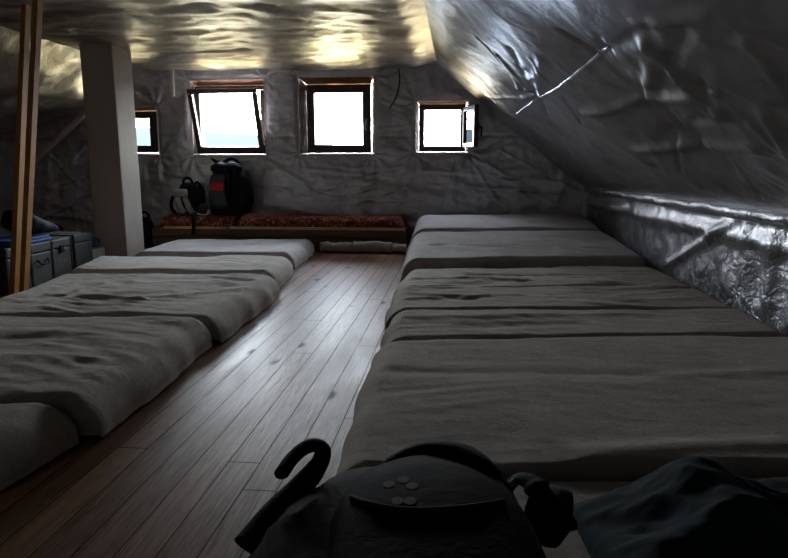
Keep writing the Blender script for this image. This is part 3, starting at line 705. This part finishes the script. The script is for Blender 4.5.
# navy sleeping bag and a blue mat on the trunk
mt = thing('sleeping_mat', 'bright blue folded sleeping mat under the dark sleeping bag on the chest', 'mat', (cen.x+.02, cen.y-.1, TZ), ang)
b = MB(); b.box((.02, 0, .012), (.36, .46, .022), bev=.008); b.box((.015, .0, .033), (.35, .45, .018), bev=.007); b.build('mat', M['blue'], mt)
def lump(name, ctrl, rads, m, label, cat, seed, flat=.7, base=0.0):
    pts = spline(ctrl, 10); n = len(pts); rr = [rads[min(len(rads)-2, int(i/(n-1)*(len(rads)-1)))]*(1-(i/(n-1)*(len(rads)-1)) % 1)+rads[min(len(rads)-1, int(i/(n-1)*(len(rads)-1))+1)]*((i/(n-1)*(len(rads)-1)) % 1) for i in range(n)]
    mb = MB(); mb.tube(pts, rr, 18, flat=flat, nrm=(0, 0, 1))
    for v in mb.v:
        v.z = max(base+.002, v.z+.02*noise.noise(v*8+Vector((seed, 0, 0)))+.01*ridge(v*14)); v.x += .015*noise.noise(v*9+Vector((0, seed, 0)))
    a = sum(mb.v, Vector())/len(mb.v); a.z = base
    o = link(name, [v-a for v in mb.v], mb.f, m); o.location = a; return tag(o, label, cat)
Zm = TZ+.046
q = [cen+dn*t+Vector((-dn.y, dn.x, 0))*u for t, u in ((-.06, -.02), (.05, -.06), (.17, -.09), (.29, -.10), (.37, -.10))]
lump('sleeping_bag', [(q[0].x, q[0].y, Zm+.11), (q[1].x, q[1].y, Zm+.08), (q[2].x, q[2].y, Zm+.045), (q[3].x, q[3].y, Zm+.02), (q[4].x, q[4].y, Zm+.01)], [.10, .12, .09, .07, .04], M['navy'], 'rumpled shiny navy sleeping bag heaped on top of the metal chest', 'sleeping bag', 3, .75, Zm)
# bag and boxes between the box and the pillar
d0 = at(89, 258, 0.02)
BY = c2.y+.26; BX = at_y(90, 250, BY).x+.01
for nm, mt_, z0, z1, wx, lab in (('card_box', 'pink', .0, .09, .15, 'faded pinkish box at the bottom beside the pillar'), ('card_box', 'white', .092, .17, .14, 'white box below the blue bag beside the pillar')):
    o = thing(nm, lab, 'box', (BX, BY, z0), .05, 'boxes beside the pillar'); b = MB(); b.box((0, 0, (z1-z0)/2), (wx, .22, z1-z0), bev=.005); b.build('carton', M[mt_], o)
    b = MB(); b.box((0, -.001, (z1-z0)-.004), (.03, .222, .01)); b.build('tape_strip', M['beige'], o)
lump('duffel_bag', [(BX-.05, BY+.03, .225), (BX-.02, BY+.02, .225), (BX+.03, BY+.03, .22), (BX+.05, BY+.04, .21)], [.035, .05, .045, .03], M['blue'], 'small blue bag on the white box beside the pillar', 'bag', 6, .9, .172)
o = MB(); o.loft([(.172, BX+.035, BY-.085, .02, .02), (.18, BX+.035, BY-.085, .026, .026), (.26, BX+.035, BY-.085, .026, .026), (.275, BX+.035, BY-.085, .015, .015), (.29, BX+.035, BY-.085, .012, .012)], 16, 2); o2 = o.build('bottle', M['white'], None, True); tag(o2, 'small white bottle beside the blue bag at the pillar', 'bottle')

# leaning timber posts at the left edge
def post(px0, px1, tx0, tx1, y, label, mt, th=.05):
    b0 = at_y(px0, 289, y); b1 = at_y(px1, 289, y); t0 = at_y(tx0, 30, y); t1 = at_y(tx1, 30, y)
    def ex(a, b, z): return a+(b-a)*((z-a.z)/(b.z-a.z))
    pts = [ex(b0, t0, .0), ex(b1, t1, .0), ex(b1, t1, ZC-.09), ex(b0, t0, ZC-.09)]
    mb = MB(); mb.prism(pts, (0, th, 0)); o = mb.build('timber_post', M[mt])
    c_ = pts[0].copy()
    for v in o.data.vertices: v.co -= c_
    o.location = c_; tag(o, label, 'timber', 'leaning posts'); return o
yp = at(24, 287.5, .12).y+.12
post(19, 24, 31, 36.5, yp, 'leaning orange-brown timber post beside the metal chest', 'post')
post(9, 14.5, 20, 25, yp+.08, 'darker timber post behind the leaning orange post at the room edge', 'post')

# ------------------------------------------------------------------ foreground backpack and cloth
RZ = .145
pc = at(398, 520, .30)
fp = thing('backpack', 'dark backpack with a pale flower-like emblem lying on the front mattress', 'backpack', (pc.x, pc.y-.02, RZ), YAW)
def L3(px, py, z):   # pixel on the horizontal plane z above the mattress -> backpack coordinates
    p = at(px, py, RZ+z); d = p-Vector((pc.x, pc.y-.02, RZ)); c_, s_ = math.cos(-YAW), math.sin(-YAW)
    return Vector((d.x*c_-d.y*s_, d.x*s_+d.y*c_, z))
b = MB(); b.loft([(.004, -.02, -.14, .20, .33), (.03, -.02, -.14, .225, .35), (.11, -.02, -.145, .225, .345), (.17, -.02, -.15, .205, .32), (.205, -.02, -.16, .17, .28), (.22, -.02, -.17, .12, .22)], 44, 2.6, .03, 11); b.build('main_bag', M['greycanvas'], fp, True)
secs = [(.11, .05, -.15, .150, .275), (.15, .05, -.15, .165, .285), (.205, .05, -.15, .160, .27), (.24, .05, -.155, .135, .235), (.262, .05, -.16, .09, .17), (.268, .05, -.16, .03, .06)]
b = MB(); b.loft(secs, 44, 2.5, .012, 4); lid = b.build('lid', M['maroon'], fp, True)
bvh = BVHTree.FromPolygons([v for v in b.v], b.f)
def drop(x, y, dz=.002):
    h = bvh.ray_cast(Vector((x, y, 1)), Vector((0, 0, -1)))
    return (h[0] if h[0] is not None else Vector((x, y, .2)))+Vector((0, 0, dz))
# emblem: five pale rounded petals printed on the lid
def on_lid(px, py):
    o_ = EYE-Vector((pc.x, pc.y-.02, RZ)); d_ = ray(px, py); R_ = Matrix.Rotation(-YAW, 3, 'Z')
    h = bvh.ray_cast(R_ @ o_, (R_ @ d_).normalized()); return h
for (x, y) in ((389, 484.5), (403.5, 480), (412, 486), (397.5, 501), (410, 501)):
    h = on_lid(x, y)
    if h[0] is None: continue
    n_ = h[1]; tx = n_.cross(Vector((0, 1, 0))).normalized(); ty = n_.cross(tx)
    ring_ = []
    for k in range(14):
        a = 2*PI*k/14; q_ = h[0]+tx*(math.cos(a)*.0095)+ty*(math.sin(a)*.0125); g_ = bvh.find_nearest(q_); ring_.append(g_[0]+g_[1]*.0007)
    em = MB(); em.add([h[0]+n_*.0009]+ring_, [[0, 1+k, 1+(k+1) % 14] for k in range(14)]); em.build('emblem_petal', M['emblem'], fp, True)
# piping seam across the lid
sm_ = [on_lid(x, y) for x, y in ((352, 499), (368, 505), (390, 510), (415, 512), (445, 511), (475, 508), (503, 503))]
sm_ = [h[0]+h[1]*.003 for h in sm_ if h[0] is not None]
if len(sm_) > 2:
    b = MB(); b.tube(spline(sm_, 6), .0045, 6); b.build('piping', M['greycanvas'], fp, True)
# padded haul strap arching over the back of the lid and down the right side
b = MB(); b.tube(spline([L3(388, 466, .20), L3(408, 455, .225), L3(432, 449, .24), L3(462, 452, .25), L3(484, 468, .245), L3(500, 490, .22), L3(512, 520, .18), L3(516, 560, .13)], 8), [.013]+[.021]*55+[.016], 10, flat=.65, nrm=(0, 0, 1)); b.build('padded_strap', M['webbing'], fp, True)
# left strap: wide band from the lower left that loops over with a square end
p_ = [L3(250, 548, .12), L3(275, 515, .15), L3(300, 488, .18), L3(318, 466, .22), L3(323, 450, .25), L3(315, 445, .262), L3(303, 449, .255), L3(291, 460, .245), L3(282, 473, .235)]
b = MB(); b.tube(spline(p_, 8), [.036-.0006*i for i in range(24)]+[.0205]*41, 12, flat=.6); b.build('side_strap', M['webbing'], fp, True)
# right buckle strap
p_ = [L3(505, 492, .12), L3(516, 480, .15), L3(527, 480, .165), L3(542, 492, .16), L3(556, 506, .13), L3(565, 522, .09)]
b = MB(); b.tube(spline(p_, 8), [.010]+[.022]*20+[.03]*20+[.028], 10, flat=.5, nrm=(0, 0, 1)); b.build('compression_strap', M['webbing'], fp, True)
b = MB(); q0 = L3(549, 515, .10); b.box(q0, (.075, .10, .09), Matrix.Rotation(-.6, 3, 'Z'), bev=.025); b.build('side_pocket', M['black'], fp, True)
b = MB(); b.tube([L3(507, 487, .15), L3(518, 478, .165)], .006, 8); b.build('buckle', M['lgrey'], fp, True)['label'] = 'light grey buckle'
# dark teal sleeping bag to the right
pts = [(572, 520), (610, 502), (660, 498), (720, 506), (800, 520)]
NU, NV = 110, 70; vs = []; fs = []
A0 = at(565, 505, RZ); B0 = at(850, 490, RZ); nd = Vector((FWD.x, FWD.y, 0)).normalized()
for j in range(NV+1):
    for i in range(NU+1):
        u = i/NU; v = j/NV; p = A0.lerp(B0, u)-nd*(v*.62-.0)
        e = (1-abs(2*u-1)**5)*(1-abs(2*v-1)**4); e = max(0, e)**.6
        hgt = (.08+.05*noise.noise(Vector((p.x*5, p.y*5, 2)))+.03*ridge(Vector((p.x*6+p.y*4, p.y*5-p.x*3, 5)))+.012*ridge(Vector((p.x*14, p.y*17+p.x*9, 3)))+.035*math.exp(-((u-.32)/.16)**2)*math.exp(-((v-.35)/.3)**2))*e
        vs.append(Vector((p.x, p.y, RZ-.002+max(0, hgt))))
for j in range(NV):
    for i in range(NU): a = j*(NU+1)+i; fs.append([a, a+1, a+NU+2, a+NU+1])
bb = [Vector((v.x, v.y, RZ-.004)) for v in (vs[0], vs[NU], vs[-1], vs[NV*(NU+1)])]
o = link('crumpled_jacket', [v-A0 for v in vs], fs, M['teal']); o.location = A0; tag(o, 'crumpled dark teal jacket on the front mattress right of the emblem backpack', 'jacket')

# ------------------------------------------------------------------ outside: hazy hills and the sky
m = M['hill'] = mat('hazy_hill', (.10, .13, .17), 1, 0, 0); g = NG(m); n = g.noise(g.coord(), .02, 5); g.col(g.ramp(n, [(.35, (.026, .029, .0315)), (.65, (.028, .031, .0335))]))
vs = []; fs = []; n = 160
for i in range(n+1):
    az = math.radians(-75+150*i/n); D = 900
    hh = 26+30*sstep(math.radians(-2), math.radians(-28), az)+10*noise.noise(Vector((az*9, 1, 0)))+4*noise.noise(Vector((az*33, 4, 0)))
    for r_, z in ((D, -6), (D, -2), (D+60, hh*.6), (D+140, hh), (D+300, -6)): vs.append((math.sin(az)*r_, math.cos(az)*r_, z))
for i in range(n):
    for k in range(4): fs.append([i*5+k, i*5+k+1, i*5+k+6, i*5+k+5])
struct(link('hills', vs, fs, M['hill']))
w = bpy.data.worlds.new('World'); S.world = w; w.use_nodes = True; nt = w.node_tree; nt.nodes.clear()
out = nt.nodes.new('ShaderNodeOutputWorld'); bg = nt.nodes.new('ShaderNodeBackground'); tc = nt.nodes.new('ShaderNodeTexCoord'); sp = nt.nodes.new('ShaderNodeSeparateXYZ')
rp = nt.nodes.new('ShaderNodeValToRGB'); mr = nt.nodes.new('ShaderNodeMapRange')
nt.links.new(tc.outputs['Generated'], sp.inputs[0]); nt.links.new(sp.outputs['Z'], mr.inputs['Value'])
mr.inputs['From Min'].default_value = -1; mr.inputs['From Max'].default_value = 1
nt.links.new(mr.outputs[0], rp.inputs['Fac'])
e = rp.color_ramp.elements
e[0].position = .0; e[0].color = (.14, .115, .065, 1)
e[1].position = 1; e[1].color = (.62, .80, 1.1, 1)
for p_, c_ in ((.33, (.17, .14, .078, 1)), (.405, (.155, .135, .09, 1)), (.45, (.14, .155, .17, 1)), (.485, (.19, .26, .38, 1)), (.503, (.98, .985, 1.0, 1)), (.62, (.90, .95, 1.03, 1))):
    x = e.new(p_); x.color = c_
nt.links.new(rp.outputs['Color'], bg.inputs['Color']); bg.inputs['Strength'].default_value = 52.0; nt.links.new(bg.outputs[0], out.inputs[0])

S.view_settings.view_transform = 'Standard'; S.view_settings.look = 'None'; S.view_settings.exposure = 0; S.view_settings.gamma = 1
S.cycles.use_denoising = True; S.cycles.denoising_prefilter = 'ACCURATE'; S.cycles.use_adaptive_sampling = True; S.cycles.adaptive_threshold = .02; S.cycles.max_bounces = 12; S.cycles.diffuse_bounces = 6; S.cycles.glossy_bounces = 6; S.cycles.transparent_max_bounces = 12
S.cycles.sample_clamp_indirect = 6; S.cycles.caustics_reflective = True; S.cycles.blur_glossy = .5
